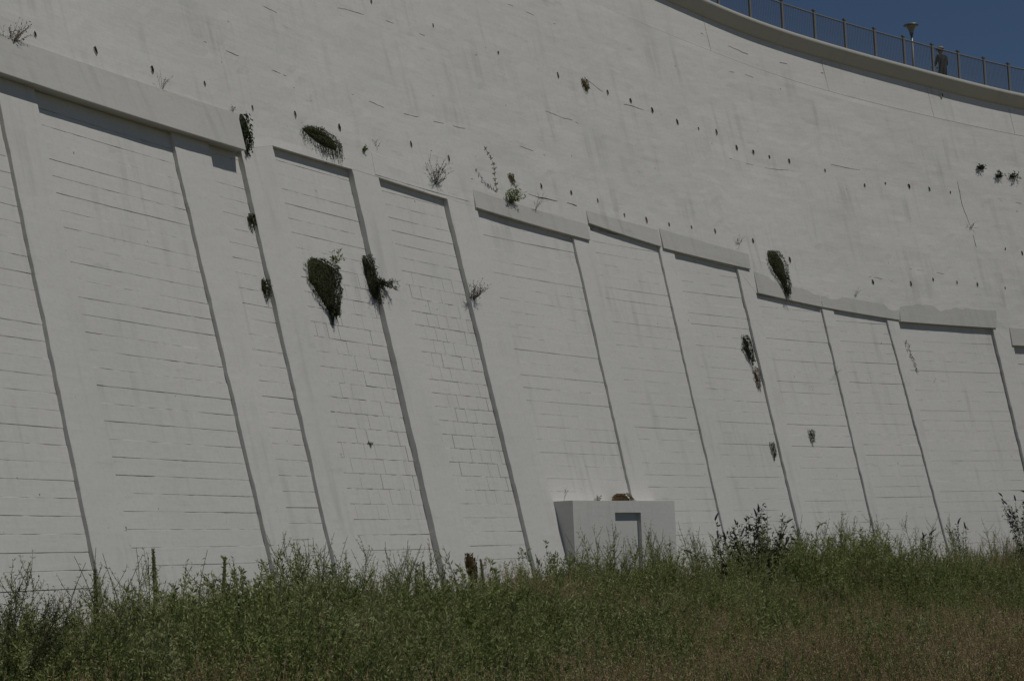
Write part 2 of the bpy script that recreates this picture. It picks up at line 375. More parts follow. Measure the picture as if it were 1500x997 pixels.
beam([(44.80, 10.79), (49.78, 10.72), (50.05, 11.44), (45.00, 11.55)], .05, .008)
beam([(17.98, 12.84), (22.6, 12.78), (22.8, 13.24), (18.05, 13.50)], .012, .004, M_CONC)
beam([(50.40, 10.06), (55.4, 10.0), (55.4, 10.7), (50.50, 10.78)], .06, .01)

# rounded coping, in one sweep of a bullnose profile
cs = np.arange(-12, 70.01, .6); prof = []
prof = [(-.5, .0), (-.01, .0), (.045, .055), (.11, .14), (.18, .235), (.24, .32), (.275, .375), (.295, .41), (.30, .45), (.29, .49), (.265, .53), (.225, .565), (.17, .59), (.05, .605), (-.6, .605), (-.6, .2)]
V_, UV_ = [], []
for s in cs:
    zz = float(zc(s))
    base = WP(s, zz, 0.0); n_ = wn_at(s)
    for q, (dd, hh) in enumerate(prof):
        V_.append((base[0] + n_.x * dd, base[1] + n_.y * dd, zz + hh)); UV_.append((s, hh + dd))
kp = len(prof); F_ = []
for i in range(len(cs) - 1):
    for q in range(kp - 1): F_.append([i * kp + q, (i + 1) * kp + q, (i + 1) * kp + q + 1, i * kp + q + 1])
put('coping', V_, F_, M_COPE, wall, UV_, smooth=True)

# promenade behind the coping
ps = np.arange(-12, 70.01, 1.0); V_ = []; 
for s in ps:
    zz = float(zc(s)) + .22; base = WP(s, float(zc(s)), 0); n_ = wn_at(s)
    for dd in (-.45, -4, -9): V_.append((base[0] + n_.x * dd, base[1] + n_.y * dd, zz))
F_ = [[i * 3 + q, i * 3 + q + 1, (i + 1) * 3 + q + 1, (i + 1) * 3 + q] for i in range(len(ps) - 1) for q in range(2)]
o = put('promenade', V_, F_, M_PAVE); o['kind'] = 'structure'

# weep holes: raised rims round a dark disc painted for the shaded bore
WEEP = [(4.63, 13.59), (6.72, 13.74), (8.78, 13.77), (10.85, 13.88), (12.76, 13.68), (14.66, 13.88), (16.67, 13.91), (20.23, 14.08), (22.02, 13.97), (26.71, 13.85), (28.24, 13.85), (29.61, 13.78), (30.94, 13.47), (32.09, 13.43), (33.3, 13.42), (34.53, 13.46), (35.82, 13.45), (37.84, 13.31), (39.63, 12.78), (43.86, 12.24), (45.85, 12.3), (47.1, 12.53), (48.32, 12.48), (49.36, 12.45), (50.77, 12.37), (19.93, 18.18), (22.86, 18.16), (26.07, 18.0), (29.09, 17.86), (31.64, 17.74), (32.84, 17.66), (33.94, 17.5), (35.21, 17.28), (36.31, 17.2), (37.27, 17.21), (38.2, 16.76), (39.05, 16.72), (39.89, 16.64), (40.92, 16.61), (42.76, 16.45), (44.69, 16.06), (45.81, 16.24), (47.04, 16.24), (48.08, 16.21), (49.14, 16.16), (51.25, 13.97), (49.93, 20.27), (52.07, 13.84)]
def spot(name, s, z, rs, rz, d, mat, lip=.015, lean=0.0):
    V_, F_ = [], []; n = 12; j = [random.uniform(.8, 1.2) for _ in range(n)]
    for r_, dd in ((1.16, d - .06), (1.1, d + lip), (1.04, d + lip), (.95, d + lip - .004)):
        for i in range(n):
            a = 2 * math.pi * i / n; zz = rz * r_ * j[i] * math.sin(a)
            V_.append(WP(s + rs * r_ * j[i] * math.cos(a) + lean * zz, z + zz, dd))
    V_.append(WP(s, z, d + lip - .006)); c_ = len(V_) - 1; mi = []
    for r_ in range(3):
        for i in range(n): F_.append([r_ * n + i, r_ * n + (i + 1) % n, (r_ + 1) * n + (i + 1) % n, (r_ + 1) * n + i]); mi.append(0 if r_ < 2 else 1)
    for i in range(n): F_.append([3 * n + i, 3 * n + (i + 1) % n, c_]); mi.append(1)
    return put(name, V_, F_, None, wall, [(s, z)] * len(V_), mats=[M_CONC, mat], midx=mi)
for i, (s, z) in enumerate(WEEP):
    big = random.uniform(.55, 1.15) * (.95 if s < 28 else .85); spot('weep_hole', s, z, .055 * big * random.uniform(.7, 1.1), .105 * big, float(upper_d(s, z)) + .006, M_HOLE)

# cracks: thin jagged dark lines of dirt in the render
CR = [[(18.05, 17.51), (20.43, 17.77), (22.9, 17.73), (24.9, 17.65)], [(14.3, 16.66), (14.88, 16.62)], [(17.71, 15.01), (19.33, 14.95), (21.52, 15.03), (23.58, 15.1), (25.62, 15.02), (27.33, 14.9)], [(22.96, 13.53), (23.98, 13.5), (25.38, 13.51), (26.77, 13.47), (28.4, 13.45)], [(49.63, 16.64), (49.61, 15.66), (49.75, 14.83), (49.79, 13.95)], [(37.83, 21.03), (38.47, 20.83), (40.53, 20.6), (42.29, 20.58), (44.01, 20.48)], [(27.92, 16.44), (29.58, 16.34)], [(38.82, 19.74), (40.06, 19.7)], [(30.55, 18.06), (31.41, 17.7)], [(32.41, 17.47), (33.48, 17.43)], [(37.63, 16.28), (39.05, 16.18), (41.05, 16.23)], [(43.17, 16.73), (44.64, 16.67)], [(27.26, 19.84), (29.66, 19.72)], [(51.53, 16.07), (52.68, 15.91)], [(11.26, 15.01), (14.66, 14.86)], [(43.72, 12.44), (44.94, 12.35)], [(46.0, 12.9), (49.4, 12.7)]]
CW = [.45, .6, .5, 2.2, 1.6, .5, .7, .8, .7, .8, .6, .6, .5, .7, .4, .7, .4]
for pts, wd in zip(CR, CW):
    pts = np.array(pts); L = np.concatenate([[0], np.cumsum(np.hypot(*np.diff(pts, axis=0).T))]); n = max(6, int(L[-1] / .12)); q = np.linspace(0, L[-1], n)
    S = np.interp(q, L, pts[:, 0]); Z = np.interp(q, L, pts[:, 1]); vert = abs(pts[-1, 1] - pts[0, 1]) > abs(pts[-1, 0] - pts[0, 0])
    dc = np.where(Z > zj(S), -.030, upper_d(S, Z) + .009); jz = .06 * vnoise(q * 2.3, q * 0 + pts[0, 0]) + .02 * vnoise(q * 8, q * 0 + 3)
    hw = .0055 * wd * np.clip(.22 + 2.4 * vnoise(q * 1.9, q * 0 + pts[0, 1]), .05, 1.4); hw[0] = hw[-1] = .001
    dS, dZ = (np.ones(n), np.zeros(n)) if vert else (np.zeros(n), np.ones(n))
    S = S + (jz if vert else 0); Z = Z + (0 if vert else jz)
    A = WP(S - dS * hw, Z - dZ * hw, dc); B = WP(S + dS * hw, Z + dZ * hw, dc); A2 = WP(S - dS * hw, Z - dZ * hw, -.05); B2 = WP(S + dS * hw, Z + dZ * hw, -.05)
    V_ = np.concatenate([A, B, A2, B2]); F_ = []
    for i in range(n - 1):
        if min(hw[i], hw[i + 1]) < .0012 and 0 < i < n - 2: continue
        F_ += [[i, i + 1, n + i + 1, n + i], [2 * n + i, 2 * n + i + 1, i + 1, i], [n + i, n + i + 1, 3 * n + i + 1, 3 * n + i]]
    put('crack', V_, F_, M_CRACK if wd > 1 else M_HAIR_CRACK, wall)

# ------------------------------------------------------------------ concrete chamber at the wall's foot
box = empty('concrete_chamber', Vector(WP(26, .8, .2)), 'low white concrete chamber with shadowed doorway recess at the foot of the wall', 'concrete box')
ZT = 4.24
bd = lambda z, e=0.0: .62 - BAT * (ZT - z) + e
def bslab(name, s0, s1, z0, z1, e=0.0, db=-.3, ns=6, nz=6):
    slab(name, [(s0, z0), (s1, z0), (s1, z1), (s0, z1)], (bd(z0, e), bd(z1, e)), db, M_CONC, box, ns=ns, nz=nz, rough=.008, seed=5.0)
bslab('pier', 23.28, 25.56, .6, ZT); bslab('pier', 26.99, 28.89, .6, ZT)
bslab('lintel', 25.561, 26.989, 3.905, ZT)
bslab('doorway_back', 25.55, 27.0, .6, 3.92, -.12)

# ------------------------------------------------------------------ railing, lamp, person on the promenade
def tube(P, r, n=6):
    P = [Vector(p) for p in P]; V_, F_ = [], []
    rr = r if isinstance(r, (list, tuple)) else [r] * len(P)
    for i, p in enumerate(P):
        t_ = (P[min(i + 1, len(P) - 1)] - P[max(i - 1, 0)]).normalized()
        a = t_.orthogonal().normalized(); b_ = t_.cross(a)
        for k in range(n):
            an = 2 * math.pi * k / n; V_.append(p + (a * math.cos(an) + b_ * math.sin(an)) * rr[i])
    for i in range(len(P) - 1):
        for k in range(n): F_.append([i * n + k, i * n + (k + 1) % n, (i + 1) * n + (k + 1) % n, (i + 1) * n + k])
    F_.append(list(range(n))[::-1]); F_.append([(len(P) - 1) * n + k for k in range(n)])
    return V_, F_
def lathe(prof, n=24):
    V_, F_ = [], []
    for r_, z in prof:
        for k in range(n): a = 2 * math.pi * k / n; V_.append((r_ * math.cos(a), r_ * math.sin(a), z))
    for i in range(len(prof) - 1):
        for k in range(n): F_.append([i * n + k, i * n + (k + 1) % n, (i + 1) * n + (k + 1) % n, (i + 1) * n + k])
    return V_, F_
def cop_pt(s, d, h):
    b_ = WP(s, float(zc(s)), 0); n_ = wn_at(s); return Vector((b_[0] + n_.x * d, b_[1] + n_.y * d, float(zc(s)) + h))
post_s = [32.6, 34.25, 35.87, 37.47, 39.07, 40.66, 42.29, 43.91, 45.43, 46.91, 48.34, 49.74, 51.0, 52.24, 53.42, 54.75, 56.1, 57.5, 59.0]
rail = empty('railing', cop_pt(46, -.1, .5), 'grey metal railing with thin upright bars along the wall top', 'railing')
PH = 1.28
v, f = [], []
bm = bmesh.new(); bmesh.ops.create_cube(bm, size=1); bmesh.ops.scale(bm, vec=(.085, .085, PH), verts=bm.verts); bmesh.ops.translate(bm, vec=(0, 0, PH / 2), verts=bm.verts)
cap = bmesh.ops.create_cube(bm, size=1)['verts']; bmesh.ops.scale(bm, vec=(.12, .12, .05), verts=cap); bmesh.ops.translate(bm, vec=(0, 0, PH + .026), verts=cap)
post_me = bpy.data.meshes.new('post'); bm.to_mesh(post_me); bm.free(); post_me.materials.append(M_RAIL)
pv, pf = tube([(0, 0, 0), (0, 0, 1.0)], .0115, 4)
pick_me = bpy.data.meshes.new('bar'); pick_me.from_pydata([tuple(x) for x in pv], [], pf); pick_me.materials.append(M_RAIL)
def child(name, me, parent, loc, rz=0, sz=1):
    o = bpy.data.objects.new(name, me); COL.objects.link(o); o.parent = parent
    o.location = loc - parent.location; o.rotation_euler = (0, 0, rz); o.scale = (1, 1, sz) if not isinstance(sz, tuple) else sz; return o
for i, s in enumerate(post_s):
    child('post', post_me, rail, cop_pt(s, -.12, .54), -float(np.interp(s, _S, _T)))
    if i + 1 < len(post_s):
        s2 = post_s[i + 1]; a_, b_ = cop_pt(s, -.12, .54), cop_pt(s2, -.12, .54)
        for hh, r_, nm in ((PH - .10, .033, 'top_rail'), (.09, .02, 'bottom_rail')):
            tv, tf = tube([a_ + Vector((0, 0, hh)), b_ + Vector((0, 0, hh))], r_, 8); put(nm, tv, tf, M_RAIL, rail)
        nb = 19
        for k in range(1, nb):
            q = a_.lerp(b_, k / nb); child('bar', pick_me, rail, q + Vector((0, 0, .09)), 0, PH - .19)

lb = cop_pt(50.0, -1.5, .22)
lamp = empty('street_lamp', lb, 'slim grey lamp post with wide flat-capped cone head behind the railing', 'street lamp')
LH = 2.42
v, f = lathe([(.0, 0), (.11, 0), (.11, .05), (.055, .10), (.05, .6), (.045, LH), (0, LH)], 16); o = put('pole', [(x + lb.x, y + lb.y, z + lb.z) for x, y, z in v], f, M_LAMP, lamp, smooth=True)
v, f = lathe([(.06, LH - .02), (.08, LH), (.085, LH + .07), (.06, LH + .09)], 16); put('collar', [(x + lb.x, y + lb.y, z + lb.z) for x, y, z in v], f, M_RAIL, lamp, smooth=True)
v, f = lathe([(.075, LH + .08), (.10, LH + .13), (.15, LH + .24), (.20, LH + .35), (.205, LH + .36)], 24); put('bowl', [(x + lb.x, y + lb.y, z + lb.z) for x, y, z in v], f, M_LAMPG, lamp, smooth=True)
v, f = lathe([(.19, LH + .345), (.30, LH + .36), (.315, LH + .375), (.27, LH + .41), (.13, LH + .45), (.05, LH + .47), (0, LH + .475)], 24); put('cap', [(x + lb.x, y + lb.y, z + lb.z) for x, y, z in v], f, M_LAMP, lamp, smooth=True)

# person: one skinned body, clothes by region, with hair cap and hat as children
M_SKIN = plain('skin', (.30, .20, .14), .6, 0, .1); M_JKT = plain('dark_jacket', (.035, .035, .032), .9, 0, .3, 30); M_TRS = plain('dark_trousers', (.03, .03, .033), .9); M_HAIR = plain('dark_hair', (.03, .022, .016), .8); M_HAT = plain('pale_cap', (.34, .31, .24), .8)
pb = cop_pt(50.75, -.75, .22)
body = empty('person', pb, 'person in dark jacket and pale cap leaning behind the railing', 'person')
th = math.atan2(-wn_at(50.75).x, wn_at(50.75).y) + math.pi     # faces out over the wall
def build_person():
    J = {'pel': (0, 0, .93), 'sp': (0, -.01, 1.13), 'ch': (0, 0, 1.32), 'nk': (0, .02, 1.47), 'nk2': (0, .035, 1.53), 'hd': (0, .055, 1.60), 'hd2': (0, .06, 1.67), 'hd3': (0, .05, 1.73),
         'sl': (-.19, 0, 1.40), 'el': (-.27, .04, 1.13), 'wl': (-.16, .26, 1.06), 'hl': (-.12, .34, 1.08), 'sr': (.19, 0, 1.40), 'er': (.27, .04, 1.13), 'wr': (.16, .26, 1.06), 'hr': (.12, .34, 1.08),
         'pl': (-.10, 0, .88), 'kl': (-.11, .03, .49), 'al': (-.12, -.02, .09), 'tl': (-.13, .15, .035), 'pr': (.10, 0, .88), 'kr': (.11, .03, .49), 'ar': (.12, -.02, .09), 'tr': (.13, .15, .035)}
    Rr = {'pel': .155, 'sp': .145, 'ch': .165, 'nk': .07, 'nk2': .06, 'hd': .085, 'hd2': .10, 'hd3': .07, 'sl': .078, 'el': .052, 'wl': .034, 'hl': .036, 'pl': .10, 'kl': .068, 'al': .048, 'tl': .038}
    for k in ('s', 'e', 'w', 'h', 'p', 'k', 'a', 't'): Rr[k + 'r'] = Rr[k + 'l']
    E = [('pel', 'sp'), ('sp', 'ch'), ('ch', 'nk'), ('nk', 'nk2'), ('nk2', 'hd'), ('hd', 'hd2'), ('hd2', 'hd3')]
    for q in 'lr': E += [('ch', 's' + q), ('s' + q, 'e' + q), ('e' + q, 'w' + q), ('w' + q, 'h' + q), ('pel', 'p' + q), ('p' + q, 'k' + q), ('k' + q, 'a' + q), ('a' + q, 't' + q)]
    for q, sg in (('l', -1), ('r', 1)):      # fingers round the rail, thumb below
        hx, hy, hz = J['h' + q]
        for i in range(4):
            n1, n2 = f'f{i}{q}', f'g{i}{q}'; ox = (-.03 + .02 * i) * sg
            J[n1] = (hx + ox, hy + .05 + .005 * (i in (1, 2)), hz + .012); J[n2] = (hx + ox * 1.1, hy + .075, hz - .025); Rr[n1] = .0095; Rr[n2] = .008; E += [('h' + q, n1), (n1, n2)]
        J['th' + q] = (hx - .045 * sg, hy + .015, hz - .015); J['tk' + q] = (hx - .05 * sg, hy + .05, hz - .03); Rr['th' + q] = .011; Rr['tk' + q] = .009; E += [('h' + q, 'th' + q), ('th' + q, 'tk' + q)]
    names = list(J); me = bpy.data.meshes.new('body'); me.from_pydata([J[n] for n in names], [(names.index(a), names.index(c)) for a, c in E], [])
    ob = bpy.data.objects.new('body', me); COL.objects.link(ob)
    sk = ob.modifiers.new('skin', 'SKIN'); sub = ob.modifiers.new('sub', 'SUBSURF'); sub.levels = sub.render_levels = 2
    for n, sv in zip(names, me.skin_vertices[0].data):
        sv.radius = (Rr[n], Rr[n] * (.72 if n in ('ch', 'sp', 'pel') else 1)); sv.use_root = (n == 'pel')
    dg = bpy.context.evaluated_depsgraph_get(); m2 = bpy.data.meshes.new_from_object(ob.evaluated_get(dg)); m2.name = 'body'
    bpy.data.objects.remove(ob)
    m2.materials.clear()
    for mm in (M_SKIN, M_JKT, M_TRS, M_HAIR): m2.materials.append(mm)
    for p_ in m2.polygons:
        c = p_.center; p_.use_smooth = True
        p_.material_index = 0 if (c.z > 1.5 or c.y > .29) else (1 if c.z > .86 else 2)
        if c.z < .12: p_.material_index = 3
    return m2
o = child('body', build_person(), body, pb, th, (1.12, 1.12, 1.06))
def on_person(name, v, f, mat):
    me = bpy.data.meshes.new(name); me.from_pydata([tuple(x) for x in v], [], f); me.materials.append(mat); me.polygons.foreach_set('use_smooth', [True] * len(f)); return child(name, me, body, pb, th, (1.12, 1.12, 1.06))
v, f = lathe([(.102, 1.63), (.112, 1.68), (.108, 1.73), (.0, 1.74)], 16); on_person('hair', [(x, y * 1.08 + .035, z) for x, y, z in v], f, M_HAIR)
v, f = lathe([(.113, 1.70), (.118, 1.735), (.10, 1.785), (.06, 1.81), (0, 1.818)], 18)
n0 = len(v); bv = []
for k in range(9):
    a = R(20 + 140 * k / 8); bv += [(.112 * math.cos(a), .112 * math.sin(a), 1.705), (.15 * math.cos(a), .20 * math.sin(a), 1.695), (.15 * math.cos(a), .20 * math.sin(a), 1.705)]
f += [[n0 + k * 3 + a, n0 + k * 3 + c, n0 + k * 3 + 3 + c, n0 + k * 3 + 3 + a] for k in range(8) for a, c in ((0, 1), (1, 2), (2, 0))]
on_person('cap', [(x, y * 1.05 + .045, z) for x, y, z in v + bv], f, M_HAT)
v, f = lathe([(.0, -.03), (.010, -.024), (.016, 0), (.010, .02), (0, .03)], 8); on_person('nose', [(x, y + .165, z + 1.635) for x, y, z in v], f, M_SKIN)
for sx in (-1, 1):
    on_person('eye', [(x * .7 + sx * .036, y * .5 + .148, z * .4 + 1.665) for x, y, z in v], f, M_HAIR)
    on_person('ear', [(x * .8 + sx * .108, y * 1.3 + .05, z * 1.1 + 1.645) for x, y, z in v], f, M_SKIN)

# ------------------------------------------------------------------ plants
class PB:
    """Collects stems and leaves of one plant."""
    def __init__(s): s.st = ([], []); s.lf = ([], [])
    def stem(s, P, r0, r1, n=3):
        k = len(P); rr = [r0 + (r1 - r0) * i / max(1, k - 1) for i in range(k)]; v, f = tube(P, rr, n); f = f[:-2]; o = len(s.st[0]); s.st[0].extend(v); s.st[1].extend([[i + o for i in q] for q in f])
    def leaf(s, p, d, L, w, fold=.25, flat=0.0):
        p = Vector(p); d = Vector(d).normalized(); a = d.cross(Vector((random.gauss(0, 1), random.gauss(0, 1), random.gauss(0, 1) + .01 + flat)));
        if a.length < 1e-4: a = d.orthogonal()
        a.normalize(); b_ = d.cross(a); o = len(s.lf[0])
        s.lf[0].extend([p, p + d * L * .45 + a * w * .5 + b_ * w * fold * .5, p + d * L, p + d * L * .45 - a * w * .5 + b_ * w * fold * .5, p + d * L * .5 - b_ * w * fold * .2])
        s.lf[1].extend([[o, o + 1, o + 4], [o + 1, o + 2, o + 4], [o + 2, o + 3, o + 4], [o + 3, o, o + 4]])
    def blade(s, p, d, L, w, droop=.3):
        p = Vector(p); d = Vector(d).normalized(); a = d.cross(Vector((random.gauss(0, 1), random.gauss(0, 1), .1))).normalized(); o = len(s.lf[0])
        q1 = p + d * L * .55; q2 = p + d * L * .95 + Vector((d.x, d.y, -.6)) * L * droop * .35
        s.lf[0].extend([p + a * w * .5, p - a * w * .5, q1 + a * w * .4, q1 - a * w * .4, q2]); s.lf[1].extend([[o, o + 1, o + 3, o + 2], [o + 2, o + 3, o + 4]])
def rdir(up=0.0, n=None, spread=1.0):
    v = Vector((random.gauss(0, spread), random.gauss(0, spread), random.gauss(0, spread))); v.z += up
    if n is not None: v += n
    return v.normalized()
def bend(p0, d, L, k=5, grav=0.0, wob=.1):
    P = [Vector(p0)]; d = Vector(d).normalized()
    for i in range(k):
        d = (d + Vector((random.gauss(0, wob), random.gauss(0, wob), random.gauss(0, wob) - grav))).normalized(); P.append(P[-1] + d * L / k)
    return P
def finish_plant(pb_, name, label, cat, base, stem_mat, leaf_m, group=None, extra=None):
    root = empty(name, Vector(base), label, cat, group)
    if pb_.st[0]: put('stems', pb_.st[0], pb_.st[1], stem_mat, root)
    if pb_.lf[0]: put('leaves', pb_.lf[0], pb_.lf[1], leaf_m, root)
    if extra: put(extra[0], extra[1], extra[2], extra[3], root)
    return root

# --- tufts, sprigs and mosses on the wall face
def wall_sprig(s, z, d, h, n, label, leaf_m=L_DARK, stem_m=L_TWIG, leaves=6, ll=.05, out=.5, up=1.0, spread=.45, name='wall_sprig', cat='plant', twig=.004, group=None):
    p = Vector(WP(s, z, d)); nn = wn_at(s); P = PB()
    for i in range(n):
        dr = (nn * out * random.uniform(.3, 1) + Vector((0, 0, up)) + wt_at(s) * random.gauss(0, spread) + nn * abs(random.gauss(0, spread * .4))).normalized()
        L = h * random.uniform(.5, 1.05); q = bend(p - nn * .05, dr, L, 5, .02, .12); P.stem(q, twig, twig * .45)
        for k in range(2):
            j = random.randint(1, 4); q2 = bend(q[j], (dr + rdir(.4) * .8), L * .35, 3, 0, .15); P.stem(q2, twig * .6, twig * .3)
            for _ in range(leaves // 3 + 1): P.leaf(q2[random.randint(0, 3)], rdir(.2), ll * random.uniform(.6, 1.2), ll * .42)
        for _ in range(leaves): 
            a = random.uniform(.15, 1) * 4.99; c = q[int(a)].lerp(q[int(a) + 1], a % 1); P.leaf(c, (rdir(.25) + dr * .4), ll * random.uniform(.6, 1.3), ll * .45)
    return finish_plant(P, name, label, cat, p, stem_m, leaf_m, group)
def wall_moss(prof, d0, thick, label, leaf_m=L_MOSS, dens=1.0, ll=.05, strands=12, slen=.2, name='wall_moss', cat='moss', ragged=.035):
    """prof: list of (s_left, s_right, z) rows from top to bottom; a shaggy cushion hanging on the face."""
    prof = np.array(prof); zs = prof[::-1, 2]; z0, z1 = zs[0], zs[-1]
    sl = lambda z: np.interp(z, zs, prof[::-1, 0]); sr = lambda z: np.interp(z, zs, prof[::-1, 1])
    sm = float(prof[0, :2].mean()); nn = wn_at(sm); tt = wt_at(sm); P = PB()
    # lumpy core
    nu, nv = 9, 12; V_, F_ = [], []; ph = random.random() * 40
    for j in range(nv + 1):
        z = z1 + (z0 - z1) * j / nv; a, c = float(sl(z)), float(sr(z)); w_ = c - a; a += w_ * (.0 + .16 * abs(float(vnoise(j * .9 + ph, 3)))); c -= w_ * (.0 + .16 * abs(float(vnoise(j * .9 + ph, 9))))
        for i in range(nu + 1):
            u = i / nu; e = math.sin(math.pi * u) ** .6 * math.sin(math.pi * min(1, max(0, (j + .4) / (nv + .8)))) ** .5
            V_.append(WP(a + (c - a) * (.05 + .90 * u), z, d0 - .03 + thick * .5 * e * (1 + .9 * float(vnoise(u * 4 + ph, j * .6)))))
    for j in range(nv):
        for i in range(nu): q = j * (nu + 1) + i; F_.append([q, q + nu + 1, q + nu + 2, q + 1])
    area = max(.02, float(np.sum((lambda w_: (w_[1:] + w_[:-1]) / 2)(prof[::-1, 1] - prof[::-1, 0]) * np.diff(zs)))); n = int(min(4200, (area / (ll * ll)) * 4.0 * dens) + 150)
    for _ in range(n):
        z = random.uniform(z0, z1); a, c = float(sl(z)), float(sr(z)); u = random.random(); s = a + (c - a) * u + random.gauss(0, ragged * .6) + .5 * (c - a) * float(vnoise(z * 9 + ph, u * 2)) * .35
        e = math.sin(math.pi * u) ** .6; p = WP(s, z + random.gauss(0, ragged * .4), d0 + thick * random.uniform(.45, 1.1) * max(.15, e))
        P.leaf(p, nn * random.uniform(0, .8) + Vector((0, 0, -random.uniform(.1, 1.2))) + tt * random.gauss(0, .5), ll * random.uniform(.5, 1.3), ll * .4)
    for _ in range(strands):
        z = z0 + (z1 - z0) * random.random() ** 2.2 * .8; a, c = float(sl(z)), float(sr(z)); s = random.uniform(a, c)
        q = bend(WP(s, z, d0 + thick * random.uniform(.1, .6)), Vector((0, 0, -1)) + nn * .1 + tt * random.gauss(0, .12), slen * random.uniform(.4, 1.2), 5, .05, .06); P.stem(q, .006, .002)
        for p in q[1:]:
            for _k in range(3): P.leaf(p, Vector((random.gauss(0, .3), random.gauss(0, .3), -1)), ll * .8, ll * .3)
    o_ = len(P.lf[0]); P.lf[0].extend(P.st[0]); P.lf[1].extend([[i + o_ for i in q] for q in P.st[1]]); P.st = ([], [])
    b_ = WP(sm, (z0 + z1) / 2, d0)
    return finish_plant(P, name, label, cat, b_, leaf_m, leaf_m, None, ('root_mat', V_, F_, leaf_m))

wall_sprig(3.75, 13.15, .05, .62, 16, 'russet dry weed bush growing at the left end of the big head beam', L_RUST, L_TWIG, 9, .045, .4, 1.0, .5, 'dry_bush')
wall_sprig(8.97, 13.30, .05, .45, 6, 'thin bare dry sprig standing on the middle of the big head beam', L_BROWN, L_TWIG, 3, .03)
wall_sprig(11.75, 13.33, .05, .18, 4, 'tiny dark sprig on the right end of the big head beam', L_MOSS, L_TWIG, 4, .04)
wall_moss([(12.11, 12.26, 13.4), (11.97, 12.38, 13.2), (11.9, 12.36, 12.98), (11.9, 12.14, 12.74), (11.92, 12.0, 12.56)], .0, .18, 'dark green fern hanging beside the right end of the big head beam', L_DARK, .7, .09, 10, .25, 'wall_fern', 'fern', .07)
wall_moss([(15.1, 15.7, 13.68), (14.8, 16.2, 13.58), (14.75, 16.5, 13.46), (15.2, 16.5, 13.34), (15.6, 16.45, 13.22)], .0, .2, 'dark moss drape with hanging tails above the heart-shaped ivy panel', L_MOSS, 1.0, .05, 48, .42)
wall_sprig(17.69, 13.42, .0, .24, 8, 'small bright green leaf tuft right of the moss drape', L_WEED, L_STEM, 7, .07, .6, .7, .5, 'leaf_tuft')
wall_sprig(18.41, 13.62, .0, .28, 3, 'tiny upright sprig right of the small green leaf tuft', L_MOSS, L_TWIG, 4, .04)
wall_sprig(21.02, 13.0, .02, .86, 15, 'bushy twiggy grey-green shrub rooted above the second narrow panel', L_DARK, L_TWIG, 11, .05, .45, 1.0, .42, 'wall_shrub', 'shrub', .006)
P = PB(); q = bend(WP(24.15, 13.35, .05), Vector((0, 0, 1)) - wt_at(24) * .75 + wn_at(24) * .05, 1.35, 8, -.0, .12); P.stem(q, .010, .005)
for c in q:
    for _ in range(7): P.leaf(c, rdir(-.2), random.uniform(.06, .12), .035)
finish_plant(P, 'creeper_stem', 'reddish leafy creeper stem slanting up left of the green leafy clump', 'plant', WP(24.0, 13.6, .05), L_TWIG, L_RUST)
wall_sprig(24.75, 13.02, .06, .62, 18, 'green leafy clump growing in the crack above the wide panel', L_WEED, L_STEM, 14, .07, .5, .8, .5, 'leafy_clump')
wall_moss([(25.05, 25.25, 14.02), (25.02, 25.3, 13.92), (25.1, 25.28, 13.75)], .0, .08, 'small ochre moss tuft right of the green leafy clump', L_OCHRE, .8, .05, 4, .12, 'moss_tuft')
wall_sprig(26.1, 13.0, .04, .62, 6, 'thin dry sprig on the beam right of the leafy clump', L_BROWN, L_TWIG, 4, .035)
wall_moss([(11.60, 11.74, 10.88), (11.56, 11.76, 10.78), (11.62, 11.72, 10.62)], -.05, .08, 'very small moss tuft high on the pier edge below the big beam end', L_MOSS, .7, .05, 5, .12)
wall_moss([(11.57, 11.75, 9.32), (11.49, 11.79, 9.18), (11.5, 11.74, 9.06), (11.56, 11.65, 8.93)], -.1, .14, 'small dark moss cushion on the narrow panel beside the pier edge', L_MOSS, 1, .05, 10, .2)
wall_moss([(14.07, 14.4, 10.14), (13.85, 15.22, 10.03), (13.68, 15.27, 9.78), (13.69, 15.16, 9.52), (13.87, 15.0, 9.26), (14.12, 14.84, 9.04), (14.31, 14.66, 8.9), (14.36, 14.5, 8.72)], -.15, 0.24, 'large heart-shaped dark ivy mass hanging on the block panel', L_MOSS, 1.6, .055, 24, .22, 'ivy_mass', 'ivy', .03)
wall_sprig(14.95, 10.05, .0, .42, 5, 'leafy green sprig rising from the top of the heart-shaped ivy', L_WEED, L_STEM, 9, .09, .4, .8, .5, 'leaf_sprig')
wall_sprig(14.95, 5.58, -.15, .16, 7, 'tiny star-shaped green weed low in the panel under the ivy', L_WEED, L_STEM, 4, .06, .7, .2, .6, 'leaf_tuft')
wall_moss([(16.58, 16.72, 10.5), (16.52, 16.85, 10.2), (16.5, 17.0, 9.94), (16.5, 17.15, 9.68), (16.62, 17.05, 9.52), (16.68, 16.84, 9.36)], -.1, 0.2, 'dark bracken clump on the pier edge right of the heart-shaped ivy', L_MOSS, .8, .06, 16, .3, 'bracken_clump', 'fern', .09)
wall_sprig(16.9, 9.75, .0, .6, 18, 'spiky fern fronds sticking out right of the dark bracken clump', L_DARK, L_DARK, 16, .06, .55, .05, .75, 'fern_fronds', 'fern', .007)
wall_sprig(21.6, 9.75, -.05, .78, 16, 'twiggy dark weed clump on the second pier edge right of the bracken', L_MOSS, L_TWIG, 10, .05, .5, .8, .45, 'twiggy_clump', 'plant', .006)
wall_sprig(37.0, 13.05, .0, .5, 6, 'small bare twig plant above the third stepped beam', L_MOSS, L_TWIG, 3, .04, .5, .7, .6)
